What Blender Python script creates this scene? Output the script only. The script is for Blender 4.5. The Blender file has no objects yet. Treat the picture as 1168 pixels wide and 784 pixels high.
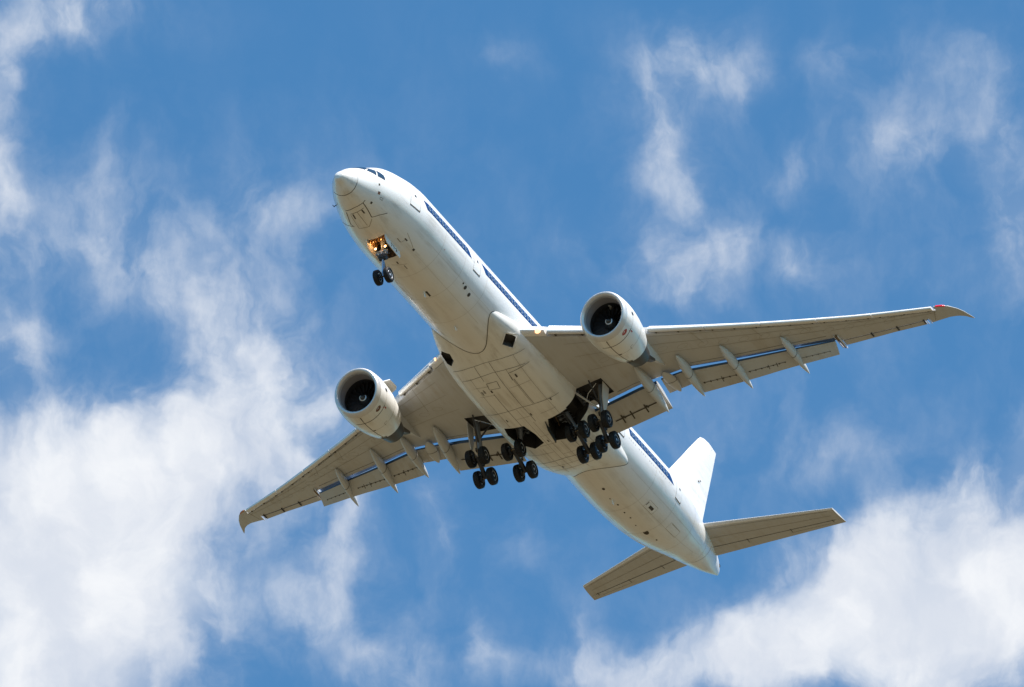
import bpy, bmesh, math, random
from mathutils import Vector, Matrix
random.seed(7)
sc = bpy.context.scene
col = sc.collection
PI = math.pi
R = math.radians
cos, sin = math.cos, math.sin

# ------------------------------------------------------------------ camera
ALT = 741.3                      # height of the aircraft's centre line above the ground
cam_d = bpy.data.cameras.new('camera')
cam = bpy.data.objects.new('camera', cam_d)
col.objects.link(cam)
ROW = ((-0.45673457, 0.88959192, -0.00444523),
       (-0.50741842, -0.26461673, -0.82006374),
       (-0.73069835, -0.37229586, 0.57225493))
cr, cd, cf = Vector(ROW[0]), -Vector(ROW[1]), Vector(ROW[2])
CAMLOC = Vector((918.06870251, 481.85939235, ALT - 739.55474017))
cam.matrix_world = Matrix(((cr.x, cd.x, -cf.x, CAMLOC.x), (cr.y, cd.y, -cf.y, CAMLOC.y),
                           (cr.z, cd.z, -cf.z, CAMLOC.z), (0, 0, 0, 1)))
cam_d.sensor_width = 36
cam_d.lens = 19735.58 / 1168 * 36
cam_d.clip_start = 1.0
cam_d.clip_end = 90000
sc.camera = cam

# ------------------------------------------------------------------ sun and sky
SUN = Vector((0.13, 0.47, 0.87)).normalized()       # from the scene towards the sun
sd = bpy.data.lights.new('sun', 'SUN')
so = bpy.data.objects.new('sun', sd)
col.objects.link(so)
sd.energy = 5.0
sd.angle = R(0.53)
sd.color = (1.0, 0.935, 0.86)
so.rotation_euler = SUN.to_track_quat('Z', 'Y').to_euler()
so.location = (0, 0, ALT + 300)
sc.view_settings.view_transform = 'Standard'
sc.view_settings.look = 'None'
sc.view_settings.gamma = 1.0
sc.view_settings.exposure = 0.80

world = bpy.data.worlds.new('World')
sc.world = world
world.use_nodes = True
nt = world.node_tree
for n in list(nt.nodes): nt.nodes.remove(n)

class NB:
    """small helper that wires math nodes"""
    def __init__(s, nt): s.nt = nt
    def new(s, t, **k):
        n = s.nt.nodes.new(t)
        for a, b in k.items(): setattr(n, a, b)
        return n
    def put(s, sock, v):
        if hasattr(v, 'is_linked'): s.nt.links.new(v, sock)
        else: sock.default_value = v
    def m(s, op, a, b=0.0, c=0.0, clamp=False):
        n = s.new('ShaderNodeMath', operation=op, use_clamp=clamp)
        s.put(n.inputs[0], a); s.put(n.inputs[1], b)
        if op in ('MULTIPLY_ADD',): s.put(n.inputs[2], c)
        return n.outputs[0]
    def dot(s, v, w):
        n = s.new('ShaderNodeVectorMath', operation='DOT_PRODUCT')
        s.put(n.inputs[0], v); n.inputs[1].default_value = w
        return n.outputs['Value']
    def vec(s, x, y, z=0.0):
        n = s.new('ShaderNodeCombineXYZ')
        s.put(n.inputs[0], x); s.put(n.inputs[1], y); s.put(n.inputs[2], z)
        return n.outputs[0]
    def noise(s, v, scale, detail=6, rough=.55, dist=0., lac=2.0):
        n = s.new('ShaderNodeTexNoise')
        s.put(n.inputs['Vector'], v)
        n.inputs['Scale'].default_value = scale; n.inputs['Detail'].default_value = detail
        n.inputs['Roughness'].default_value = rough; n.inputs['Distortion'].default_value = dist
        n.inputs['Lacunarity'].default_value = lac
        return n.outputs['Fac']
    def ramp(s, v, a, b, lo=0., hi=1., smooth=True):
        n = s.new('ShaderNodeMapRange')
        n.interpolation_type = 'SMOOTHSTEP' if smooth else 'LINEAR'
        s.put(n.inputs['Value'], v)
        n.inputs['From Min'].default_value = a; n.inputs['From Max'].default_value = b
        n.inputs['To Min'].default_value = lo; n.inputs['To Max'].default_value = hi
        return n.outputs['Result']
    def mix(s, f, a, b):
        n = s.new('ShaderNodeMix'); n.data_type = 'RGBA'
        s.put(n.inputs[0], f); s.put(n.inputs[6], a); s.put(n.inputs[7], b)
        return n.outputs[2]

w = NB(nt)
sky = w.new('ShaderNodeTexSky', sky_type='NISHITA')
sky.sun_disc = False
sky.sun_elevation = math.asin(SUN.z)
sky.sun_rotation = math.atan2(SUN.x, SUN.y)
sky.altitude = 50
sky.air_density = 1.0
sky.dust_density = 0.25
sky.ozone_density = 1.6
tc = w.new('ShaderNodeTexCoord')
dirv = tc.outputs['Generated']
# local sky coordinates: azimuth / elevation tangents about one fixed compass direction, in 1/20000 rad
D0 = Vector((-0.73069835, -0.37229586, 0.57225493)).normalized()
AZ = Vector((D0.y, -D0.x, 0)).normalized()
if AZ.dot(cr) < 0: AZ = -AZ
EL = AZ.cross(D0).normalized()
if EL.z < 0: EL = -EL
dz = w.m('MAXIMUM', w.dot(dirv, D0), 0.02)
U = w.m('MULTIPLY', w.m('DIVIDE', w.dot(dirv, AZ), dz), 19735.58)
V = w.m('MULTIPLY', w.m('DIVIDE', w.dot(dirv, EL), dz), 19735.58)
UV = w.vec(U, V)
# slow warp so that the cloud masses lose their round outline
n1 = w.noise(w.vec(w.m('ADD', U, 900.), V), 1 / 150., 5, .55)
n2 = w.noise(w.vec(w.m('ADD', U, -3100.), V, 7.7), 1 / 150., 5, .55)
WU = w.m('ADD', U, w.m('MULTIPLY', w.m('SUBTRACT', n1, .5), 130.))
WV = w.m('ADD', V, w.m('MULTIPLY', w.m('SUBTRACT', n2, .5), 130.))
#        u     v    ru   rv  rot  amount      (u right of, v above the middle of the sky patch)
CLOUDS = [(-120, 60, 420, 260, 0, 0.06), (430, 150, 240, 220, 0, 0.09), (-330, 130, 170, 90, 20, 0.11), (-180, -300, 160, 90, 0, 0.10), (300, -110, 260, 70, 0, 0.09), (-460, 200, 100, 80, 0, 0.07), (0, -560, 1100, 330, 0, 0.085), (-514, -308, 115, 115, 0, 2.4), (-464, -218, 100, 85, 0, 1.9), (-554, -148, 70, 60, 0, 1.2), (-394, -128, 90, 62, 20, 1.3), (-299, -28, 46, 85, -12, 0.66), (-344, 32, 50, 45, 0, 0.35), (-254, -108, 58, 85, 0, 0.7), (-189, -218, 26, 80, -12, 0.42), (-239, -313, 40, 55, 10, 0.3), (-379, -298, 35, 60, 0, 0.4), (-269, 142, 55, 42, 25, 0.25), (-474, 162, 45, 60, 15, 0.22), (-569, -8, 40, 50, 0, 0.5), (-576, 282, 28, 140, 0, 0.55), (-524, 377, 100, 32, 0, 0.55), (-584, 162, 40, 80, 0, 0.4), (-394, 82, 70, 60, 30, 0.26), (-494, 102, 70, 50, 0, 0.22), (206, 300, 66, 42, 10, 0.38), (266, 312, 32, 30, 0, 0.38), (158, 227, 22, 66, -8, 0.5), (191, 177, 28, 40, -10, 0.36), (216, 92, 58, 44, 15, 0.5), (181, 62, 40, 24, 0, 0.35), (331, 100, 34, 36, 0, 0.3), (321, 207, 40, 20, 40, 0.22), (1, 327, 32, 18, 0, 0.1), (76, 127, 24, 20, 0, 0.12), (446, 272, 75, 65, 30, 0.15), (526, 337, 64, 46, 0, 0.16), (566, 202, 36, 95, 0, 0.34), (476, 217, 60, 36, 20, 0.26), (581, 102, 28, 50, 0, 0.4), (376, 332, 40, 30, 0, 0.14), (506, -313, 135, 72, 10, 2.3), (361, -308, 85, 45, 15, 1.4), (416, -253, 75, 36, 15, 1), (546, -225, 65, 45, 20, .85), (276, -353, 85, 36, 10, 1.2), (578, -118, 20, 65, 0, 0.4), (136, -380, 90, 26, 0, 0.9), (76, -348, 26, 36, 0, 0.5), (491, -173, 60, 34, 20, 0.5), (376, -128, 60, 34, 20, 0.22), (-36, -353, 18, 38, 0, 0.34), (-139, -370, 50, 36, 0, 0.4), (-69, -198, 20, 40, 10, 0.25), (306, -248, 30, 20, 0, 0.25), (16, -228, 60, 40, 0, 0.08)]
acc = None
for (u, v, ru, rv, rot, amt) in CLOUDS:
    du = w.m('SUBTRACT', WU, float(u)); dv = w.m('SUBTRACT', WV, float(v))
    c_, s_ = cos(R(rot)), sin(R(rot))
    a = w.m('MULTIPLY_ADD', du, c_ / ru, w.m('MULTIPLY', dv, s_ / ru))
    b = w.m('MULTIPLY_ADD', du, -s_ / rv, w.m('MULTIPLY', dv, c_ / rv))
    d2 = w.m('MULTIPLY_ADD', a, a, w.m('MULTIPLY', b, b))
    g = w.m('MULTIPLY', w.m('EXPONENT', w.m('MULTIPLY', d2, -1.0)), amt)
    acc = g if acc is None else w.m('ADD', acc, g)
det = w.noise(w.vec(w.m('MULTIPLY', WU, 1.25), w.m('MULTIPLY', WV, .85), 3.3), 1 / 95., 9, .55, .2)
fine = w.noise(w.vec(w.m('MULTIPLY', U, 1.5), w.m('MULTIPLY', V, .8), 9.1), 1 / 27., 8, .58, .3)
tex = w.ramp(det, .34, .70)
ftx = w.ramp(fine, .28, .74)
mod = w.m('MULTIPLY', tex, w.m('MULTIPLY_ADD', ftx, .6, .7))
thin = w.ramp(acc, .0, .55, .50, 1.0)
opt = w.m('MULTIPLY', w.m('MULTIPLY', acc, thin), w.m('MULTIPLY_ADD', mod, 1.30, .22))
opt = w.m('ADD', opt, w.m('MULTIPLY', w.m('MAXIMUM', w.m('SUBTRACT', acc, .55), 0.), .85))
DEN = w.m('SUBTRACT', 1.0, w.m('EXPONENT', w.m('MULTIPLY', opt, -1.25)))
front = w.ramp(w.dot(dirv, D0), .5, .9)
DEN = w.m('MULTIPLY', DEN, front)
shade = w.noise(w.vec(WU, WV, 21.), 1 / 110., 6, .55)
CC = w.mix(w.ramp(shade, .35, .68), (5.3, 5.65, 6.3, 1), (6.8, 6.95, 7.2, 1))
hs = w.new('ShaderNodeHueSaturation')
tint = w.new('ShaderNodeMix'); tint.data_type = 'RGBA'; tint.blend_type = 'MULTIPLY'; tint.inputs[0].default_value = 1.0
w.put(tint.inputs[6], sky.outputs[0]); tint.inputs[7].default_value = (.52, 1.05, 1.25, 1)
w.put(hs.inputs['Color'], tint.outputs[2])
hs.inputs['Saturation'].default_value = 1.0
hs.inputs['Value'].default_value = 1.0
bg = w.new('ShaderNodeBackground')
w.put(bg.inputs['Color'], w.mix(DEN, hs.outputs[0], CC))
bg.inputs['Strength'].default_value = 0.078
wo = w.new('ShaderNodeOutputWorld')
nt.links.new(bg.outputs[0], wo.inputs[0])

# ------------------------------------------------------------------ materials
def mat(name, base, rough=.5, metal=0., spec=.5, coat=0., emit=None, estr=0., dirt=0., dirtcol=(.36, .31, .23, 1), bump=0.):
    m = bpy.data.materials.new(name); m.use_nodes = True
    t = NB(m.node_tree); p = m.node_tree.nodes['Principled BSDF']
    p.inputs['Roughness'].default_value = rough
    p.inputs['Metallic'].default_value = metal
    p.inputs['Specular IOR Level'].default_value = spec
    p.inputs['Coat Weight'].default_value = coat
    p.inputs['Coat Roughness'].default_value = .12
    if emit:
        p.inputs['Emission Color'].default_value = (*emit, 1); p.inputs['Emission Strength'].default_value = estr
    c = (*base, 1)
    if dirt > 0:
        o = t.new('ShaderNodeTexCoord').outputs['Object']
        sx = t.new('ShaderNodeVectorMath', operation='MULTIPLY'); t.put(sx.inputs[0], o); sx.inputs[1].default_value = (.12, 1.6, 1.6)
        streak = t.noise(sx.outputs[0], 1.3, 8, .62)
        blot = t.noise(o, .55, 7, .6)
        f_ = t.m('MULTIPLY', t.ramp(streak, .42, .66), t.ramp(blot, .30, .72))
        big = t.noise(o, .13, 3, .5)
        f_ = t.m('MULTIPLY', f_, t.ramp(big, .3, .65, .45, 1.))
        f_ = t.m('MULTIPLY', f_, dirt)
        col_ = t.mix(f_, c, dirtcol)
        t.put(p.inputs['Base Color'], col_)
        t.put(p.inputs['Roughness'], t.ramp(blot, .3, .8, rough * .85, min(1, rough * 1.5)))
    else:
        p.inputs['Base Color'].default_value = c
    if bump > 0:
        o = t.new('ShaderNodeTexCoord').outputs['Object']
        b = t.new('ShaderNodeBump'); b.inputs['Strength'].default_value = bump; b.inputs['Distance'].default_value = .02
        t.put(b.inputs['Height'], t.noise(o, .9, 2, .4)); t.nt.links.new(b.outputs[0], p.inputs['Normal'])
    return m
M = {}
M['white'] = mat('white_paint', (.80, .79, .765), .32, coat=.45, dirt=.42, bump=.3)
M['belly'] = mat('belly_paint', (.80, .785, .74), .38, coat=.15, dirt=.6, bump=.35)
M['grey'] = mat('wing_grey_paint', (.50, .505, .50), .40, coat=.15, dirt=.55, bump=.4)
M['fair'] = mat('fairing_grey_paint', (.56, .57, .57), .42, dirt=.4)
M['lead'] = mat('leading_edge_metal', (.78, .77, .75), .30, metal=.25, dirt=.25)
M['lip'] = mat('intake_lip_metal', (.68, .66, .64), .36, metal=.45, dirt=.25)
M['nac'] = mat('nacelle_paint', (.80, .80, .775), .33, coat=.25, dirt=.5, dirtcol=(.34, .26, .15, 1), bump=.2)
M['duct'] = mat('intake_duct', (.32, .31, .33), .5)
M['fan'] = mat('fan_blade', (.05, .05, .058), .35, metal=.6)
M['core'] = mat('core_metal', (.10, .095, .09), .45, metal=.7)
M['line'] = mat('panel_gap', (.085, .075, .06), .8, spec=.2)
M['hull'] = mat('hull_seam', (.52, .49, .43), .6, spec=.2)
M['soft'] = mat('panel_seam', (.33, .30, .24), .7, spec=.2)
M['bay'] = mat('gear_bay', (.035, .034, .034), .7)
M['rubber'] = mat('tyre_rubber', (.0075, .0075, .009), .6, spec=.25)
M['rim'] = mat('wheel_rim', (.48, .48, .52), .4, metal=.5)
M['strut'] = mat('gear_steel', (.20, .23, .28), .4, metal=.4)
M['dark'] = mat('dark_steel', (.05, .052, .06), .45, metal=.4)
M['chrome'] = mat('oleo_chrome', (.65, .7, .78), .15, metal=.9)
M['brass'] = mat('axle_bronze', (.30, .20, .11), .4, metal=.7)
M['blue'] = mat('blue_cheatline', (.003, .028, .13), .3, coat=.3)
M['glass'] = mat('window_glass', (.02, .04, .07), .08, spec=.8)
M['cabin'] = mat('sky_tinted_window_frame', (.24, .32, .44), .25, coat=.3)  # pale blue of the sky reflected in the panes, put into the colour
M['red'] = mat('red_marking', (.42, .07, .06), .5)
M['redlens'] = mat('red_lens', (.75, .02, .05), .15, emit=(1, .02, .05), estr=.08)
M['amber'] = mat('amber_lens', (.55, .22, .08), .2)
M['brown'] = mat('inlet_brown', (.17, .08, .055), .6)
M['slot'] = mat('sky_blue_slot_metal', (.045, .10, .22), .28, metal=.6)  # navy base colour stands in for sky reflected in the slot
M['bright'] = mat('bare_flap_nose', (.78, .80, .83), .25, metal=.5)
M['lampring'] = mat('lamp_reflector', (1, .5, .2), .3, emit=(1, .36, .08), estr=.9)
M['amberglow'] = mat('amber_glow_metal', (.42, .24, .09), .35, metal=.5)  # amber glow of the taxi lights put into the base colour
M['lamp'] = mat('lamp_warm', (1, .7, .4), .3, emit=(1, .50, .17), estr=7)
M['lamp2'] = mat('wing_lamp_warm', (1, .6, .35), .3, emit=(1, .50, .25), estr=1.3)

# ------------------------------------------------------------------ mesh helpers
# aircraft coordinates: x = metres aft of the nose, y = port (+) / starboard (-), z = up
def P3(p): return (-p[0], p[1], p[2])
class MB:
    def __init__(s, mats): s.v = []; s.f = []; s.m = []; s.mats = mats
    def mi(s, m):
        if m not in s.mats: s.mats.append(m)
        return s.mats.index(m)
    def add(s, vs, fs, m):
        o = len(s.v); k = s.mi(m)
        s.v += [P3(p) for p in vs]
        for f_ in fs: s.f.append([i + o for i in f_]); s.m.append(k)
    def loft(s, rings, m, cap0=True, cap1=True, closed=True):
        n = len(rings[0]); vs = [p for r in rings for p in r]; fs = []
        for i in range(len(rings) - 1):
            for j in range(n if closed else n - 1):
                a, b = i * n + j, i * n + (j + 1) % n
                fs.append([a, b, b + n, a + n])
        if closed and cap0: fs.append(list(range(n))[::-1])
        if closed and cap1: fs.append([(len(rings) - 1) * n + j for j in range(n)])
        s.add(vs, fs, m)
    def box(s, c, d, m, rot=None):
        vs = []
        for sx in (-1, 1):
            for sy in (-1, 1):
                for sz in (-1, 1):
                    p = Vector((sx * d[0] / 2, sy * d[1] / 2, sz * d[2] / 2))
                    if rot is not None: p = rot @ p
                    vs.append((c[0] + p.x, c[1] + p.y, c[2] + p.z))
        s.add(vs, [[0, 1, 3, 2], [4, 6, 7, 5], [0, 4, 5, 1], [2, 3, 7, 6], [0, 2, 6, 4], [1, 5, 7, 3]], m)
    def tube(s, a, b, r0, r1, m, n=14):
        a, b = Vector(a), Vector(b); t = (b - a).normalized()
        u = t.orthogonal().normalized(); v = t.cross(u)
        s.loft([[tuple(q + (u * cos(2 * PI * k / n) + v * sin(2 * PI * k / n)) * r) for k in range(n)] for q, r in ((a, r0), (b, r1))], m)
    def pipe(s, pts, r, m):
        for a, b in zip(pts, pts[1:]): s.tube(a, b, r, r, m, 8)
    def lathe(s, c, ax, prof, m, n=40, cap=(True, True)):
        """prof = (along, radius) pairs, ax = 'x' or 'y'"""
        rings = []
        for a, r in prof:
            ring = []
            for k in range(n):
                th = 2 * PI * k / n
                ring.append((c[0] + a, c[1] + r * cos(th), c[2] + r * sin(th)) if ax == 'x' else (c[0] + r * cos(th), c[1] + a, c[2] + r * sin(th)))
            rings.append(ring)
        s.loft(rings, m, *cap)
    def prism(s, poly, axis, lo, hi, m):
        """poly in the two other axes, extruded between lo and hi"""
        def q(p, t): return (p[0], t, p[1]) if axis == 'y' else ((p[0], p[1], t) if axis == 'z' else (t, p[0], p[1]))
        s.loft([[q(p, lo) for p in poly], [q(p, hi) for p in poly]], m)
    def ribbon(s, pts, w, m, nrm, off=.008):
        vs = []; pts = [Vector(p) for p in pts]
        for i, p in enumerate(pts):
            t = (pts[min(i + 1, len(pts) - 1)] - pts[max(i - 1, 0)]).normalized()
            n = Vector(nrm(p) if callable(nrm) else nrm).normalized(); d = t.cross(n).normalized() * w / 2
            vs += [tuple(p + d + n * off), tuple(p - d + n * off)]
        s.add(vs, [[2 * i, 2 * i + 1, 2 * i + 3, 2 * i + 2] for i in range(len(pts) - 1)], m)
    def mesh(s, name, angle=32, fix=True):
        me = bpy.data.meshes.new(name)
        me.from_pydata(s.v, [], s.f)
        for m in s.mats: me.materials.append(m)
        me.polygons.foreach_set('material_index', s.m)
        if fix:
            b = bmesh.new(); b.from_mesh(me); bmesh.ops.recalc_face_normals(b, faces=b.faces); b.to_mesh(me); b.free()
        me.polygons.foreach_set('use_smooth', [True] * len(me.polygons))
        me.set_sharp_from_angle(angle=R(angle))
        return me

BASE = Vector((-32.0, 0.0, -6.75))           # the airliner's base point, under its main wheels
root = bpy.data.objects.new('airliner', None)
root.empty_display_size = 5
root.location = (BASE.x, BASE.y, ALT + BASE.z)
col.objects.link(root)
root['label'] = 'white twin engine airliner with blue window band flying with its landing gear down'
root['category'] = 'airplane'
def part(name, mb, parent=None, angle=32, label=None, fix=True):
    o = bpy.data.objects.new(name, mb.mesh(name, angle, fix) if isinstance(mb, MB) else mb)
    col.objects.link(o)
    if parent is None:
        o.parent = root; o.location = -BASE
    else:
        o.parent = parent
    if label: o['label'] = label
    return o
def cut(mb, cutters):
    """real openings: subtract the closed cutter volumes and keep their dark walls"""
    a = bpy.data.objects.new('tmp', mb.mesh('tmp')); col.objects.link(a)
    tmp = [a]
    for c in cutters:
        cme = c.mesh('tmpc')
        b = bpy.data.objects.new('tmpc', cme); col.objects.link(b); tmp.append(b)
        md = a.modifiers.new('b', 'BOOLEAN'); md.operation = 'DIFFERENCE'; md.solver = 'EXACT'; md.object = b
        md.material_mode = 'TRANSFER'
    bpy.context.view_layer.update()
    dg = bpy.context.evaluated_depsgraph_get()
    me = bpy.data.meshes.new_from_object(a.evaluated_get(dg))
    for t in tmp: bpy.data.objects.remove(t)
    return me
def join(me, mb, name, angle=32):
    """append the shapes of mb (its material list must extend the mesh's)"""
    mats = [m for m in me.materials]
    extra = mb.mesh('x', angle, False)
    remap = []
    for m in extra.materials:
        if m not in mats: mats.append(m); me.materials.append(m)
        remap.append(mats.index(m))
    b = bmesh.new(); b.from_mesh(me); n = len(b.faces)
    b.from_mesh(extra); b.faces.ensure_lookup_table()
    for i in range(n, len(b.faces)): b.faces[i].material_index = remap[b.faces[i].material_index]
    b.to_mesh(me); b.free()
    me.polygons.foreach_set('use_smooth', [True] * len(me.polygons))
    me.set_sharp_from_angle(angle=R(angle))
    me.name = name
    return me

# ------------------------------------------------------------------ ground
def build_ground():
    me = bpy.data.meshes.new('ground'); b = bmesh.new()
    rad = [0, 300, 1000, 3000, 9000, 25000, 70000]; n = 48
    rings = []
    for r in rad[1:]: rings.append([b.verts.new((r * cos(2 * PI * k / n), r * sin(2 * PI * k / n), 0)) for k in range(n)])
    c = b.verts.new((0, 0, 0))
    for k in range(n): b.faces.new([c, rings[0][k], rings[0][(k + 1) % n]])
    for i in range(len(rings) - 1):
        for k in range(n): b.faces.new([rings[i][k], rings[i + 1][k], rings[i + 1][(k + 1) % n], rings[i][(k + 1) % n]])
    b.to_mesh(me); b.free()
    m = bpy.data.materials.new('dry_grassland'); m.use_nodes = True
    t = NB(m.node_tree); p = m.node_tree.nodes['Principled BSDF']; p.inputs['Roughness'].default_value = .95
    p.inputs['Specular IOR Level'].default_value = .1
    o = t.new('ShaderNodeTexCoord').outputs['Object']
    a = t.noise(o, 1 / 260., 8, .6); f2 = t.noise(o, 1 / 9., 6, .6)
    c1 = t.mix(t.ramp(a, .35, .65), (.104, .079, .044, 1), (.083, .068, .037, 1))
    t.put(p.inputs['Base Color'], t.mix(t.ramp(f2, .3, .7, 0, .5), c1, (.115, .092, .056, 1)))
    me.materials.append(m)
    o = bpy.data.objects.new('ground', me); col.objects.link(o); o['kind'] = 'structure'
build_ground()

# ------------------------------------------------------------------ fuselage
def spl(pts):
    xs=[p[0] for p in pts];ys=[p[1] for p in pts];n=len(xs)
    d=[(ys[i+1]-ys[i])/(xs[i+1]-xs[i]) for i in range(n-1)]
    m=[d[0]]+[0 if d[i-1]*d[i]<=0 else 2*d[i-1]*d[i]/(d[i-1]+d[i]) for i in range(1,n-1)]+[d[-1]]
    def f(x):
        if x<=xs[0]:return ys[0]
        if x>=xs[-1]:return ys[-1]
        i=0
        while xs[i+1]<x:i+=1
        h=xs[i+1]-xs[i];t=(x-xs[i])/h
        return (2*t**3-3*t*t+1)*ys[i]+(t**3-2*t*t+t)*h*m[i]+(-2*t**3+3*t*t)*ys[i+1]+(t**3-t*t)*h*m[i+1]
    return f
TOP=spl([(-.4,-1.15),(-.33,-.86),(.2,-.4),(.7,.08),(1.2,.42),(2,.98),(2.7,1.35),(3.4,1.8),(4.2,2.25),(5,2.52),(6,2.76),(7,3.0),(8.5,3.1),(46,3.1),(50,3.1),(54,3.05),(57,2.95),(59.5,2.8),(61,2.6),(61.6,2.2),(61.95,1.8)])
BOT=spl([(-.4,-1.15),(-.33,-1.4),(.2,-1.68),(.7,-1.95),(1.2,-2.13),(2,-2.37),(3,-2.5),(4,-2.68),(6,-2.95),(8.5,-3.1),(42,-3.1),(45,-3.08),(47,-3.0),(50,-2.72),(53,-2.1),(56,-1.2),(58,-.65),(60,-.05),(61.5,.55),(61.95,.75)])
WID=spl([(-.4,0),(-.33,.3),(.2,.68),(.7,1.05),(1.2,1.3),(2,1.7),(3,2.08),(4,2.4),(5,2.65),(6,2.84),(7,2.97),(8.5,3.1),(44,3.1),(46,3.09),(49,3.0),(52,2.68),(55,2.05),(58,1.4),(60,.85),(61.5,.38),(61.95,.2)])
MID=spl([(-.4,-1.15),(.2,-1.05),(1,-.85),(2,-.6),(3,-.4),(5,-.2),(8.5,0),(44,0),(50,.25),(55,.7),(60,1.3),(62,1.4)])
def fus(x,th):  # th from port horizontal, + up
    c,s=cos(th),sin(th);m=MID(x)
    return (x,WID(x)*c,m+(TOP(x)-m if s>0 else m-BOT(x))*s)

def fn(x, th):
    """outward normal of the hull"""
    a, b = Vector(fus(x, th + .01)), Vector(fus(x, th - .01)); c, d = Vector(fus(x + .02, th)), Vector(fus(x - .02, th))
    n = (a - b).cross(c - d)
    n.normalize()
    if n.y * cos(th) + n.z * sin(th) < 0: n = -n
    return n
def hull_line(mb, pts, w, m, off=.008):
    """pts = (x, theta in degrees); follows the hull"""
    out = []; nr = []
    for (x0, t0), (x1, t1) in zip(pts, pts[1:]):
        n = max(2, int(max(abs(x1 - x0) / .25, abs(t1 - t0) / 5)))
        for k in range(n): out.append((x0 + (x1 - x0) * k / n, R(t0 + (t1 - t0) * k / n)))
    out.append((pts[-1][0], R(pts[-1][1])))
    P = [Vector(fus(*q)) for q in out]; N = [fn(*q) for q in out]; vs = []
    for i, p in enumerate(P):
        t = (P[min(i + 1, len(P) - 1)] - P[max(i - 1, 0)]).normalized(); d = t.cross(N[i]).normalized() * w / 2
        vs += [tuple(p + d + N[i] * off), tuple(p - d + N[i] * off)]
    mb.add(vs, [[2 * i, 2 * i + 1, 2 * i + 3, 2 * i + 2] for i in range(len(P) - 1)], m)
def hull_patch(mb, quad, m, off=.01, nx=8, ny=4, thick=0):
    """quad = four (x, theta) corners in order; a patch that follows the hull"""
    a, b, c, d = quad; vs = []
    for j in range(ny + 1):
        v = j / ny
        for i in range(nx + 1):
            u = i / nx
            x = (a[0] * (1 - u) + b[0] * u) * (1 - v) + (d[0] * (1 - u) + c[0] * u) * v
            t = R((a[1] * (1 - u) + b[1] * u) * (1 - v) + (d[1] * (1 - u) + c[1] * u) * v)
            vs.append(tuple(Vector(fus(x, t)) + fn(x, t) * off))
    W_ = nx + 1
    mb.add(vs, [[j * W_ + i, j * W_ + i + 1, (j + 1) * W_ + i + 1, (j + 1) * W_ + i] for j in range(ny) for i in range(nx)], m)
def both(q, s): return [(x, t if s > 0 else 180 - t) for x, t in q]

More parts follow.
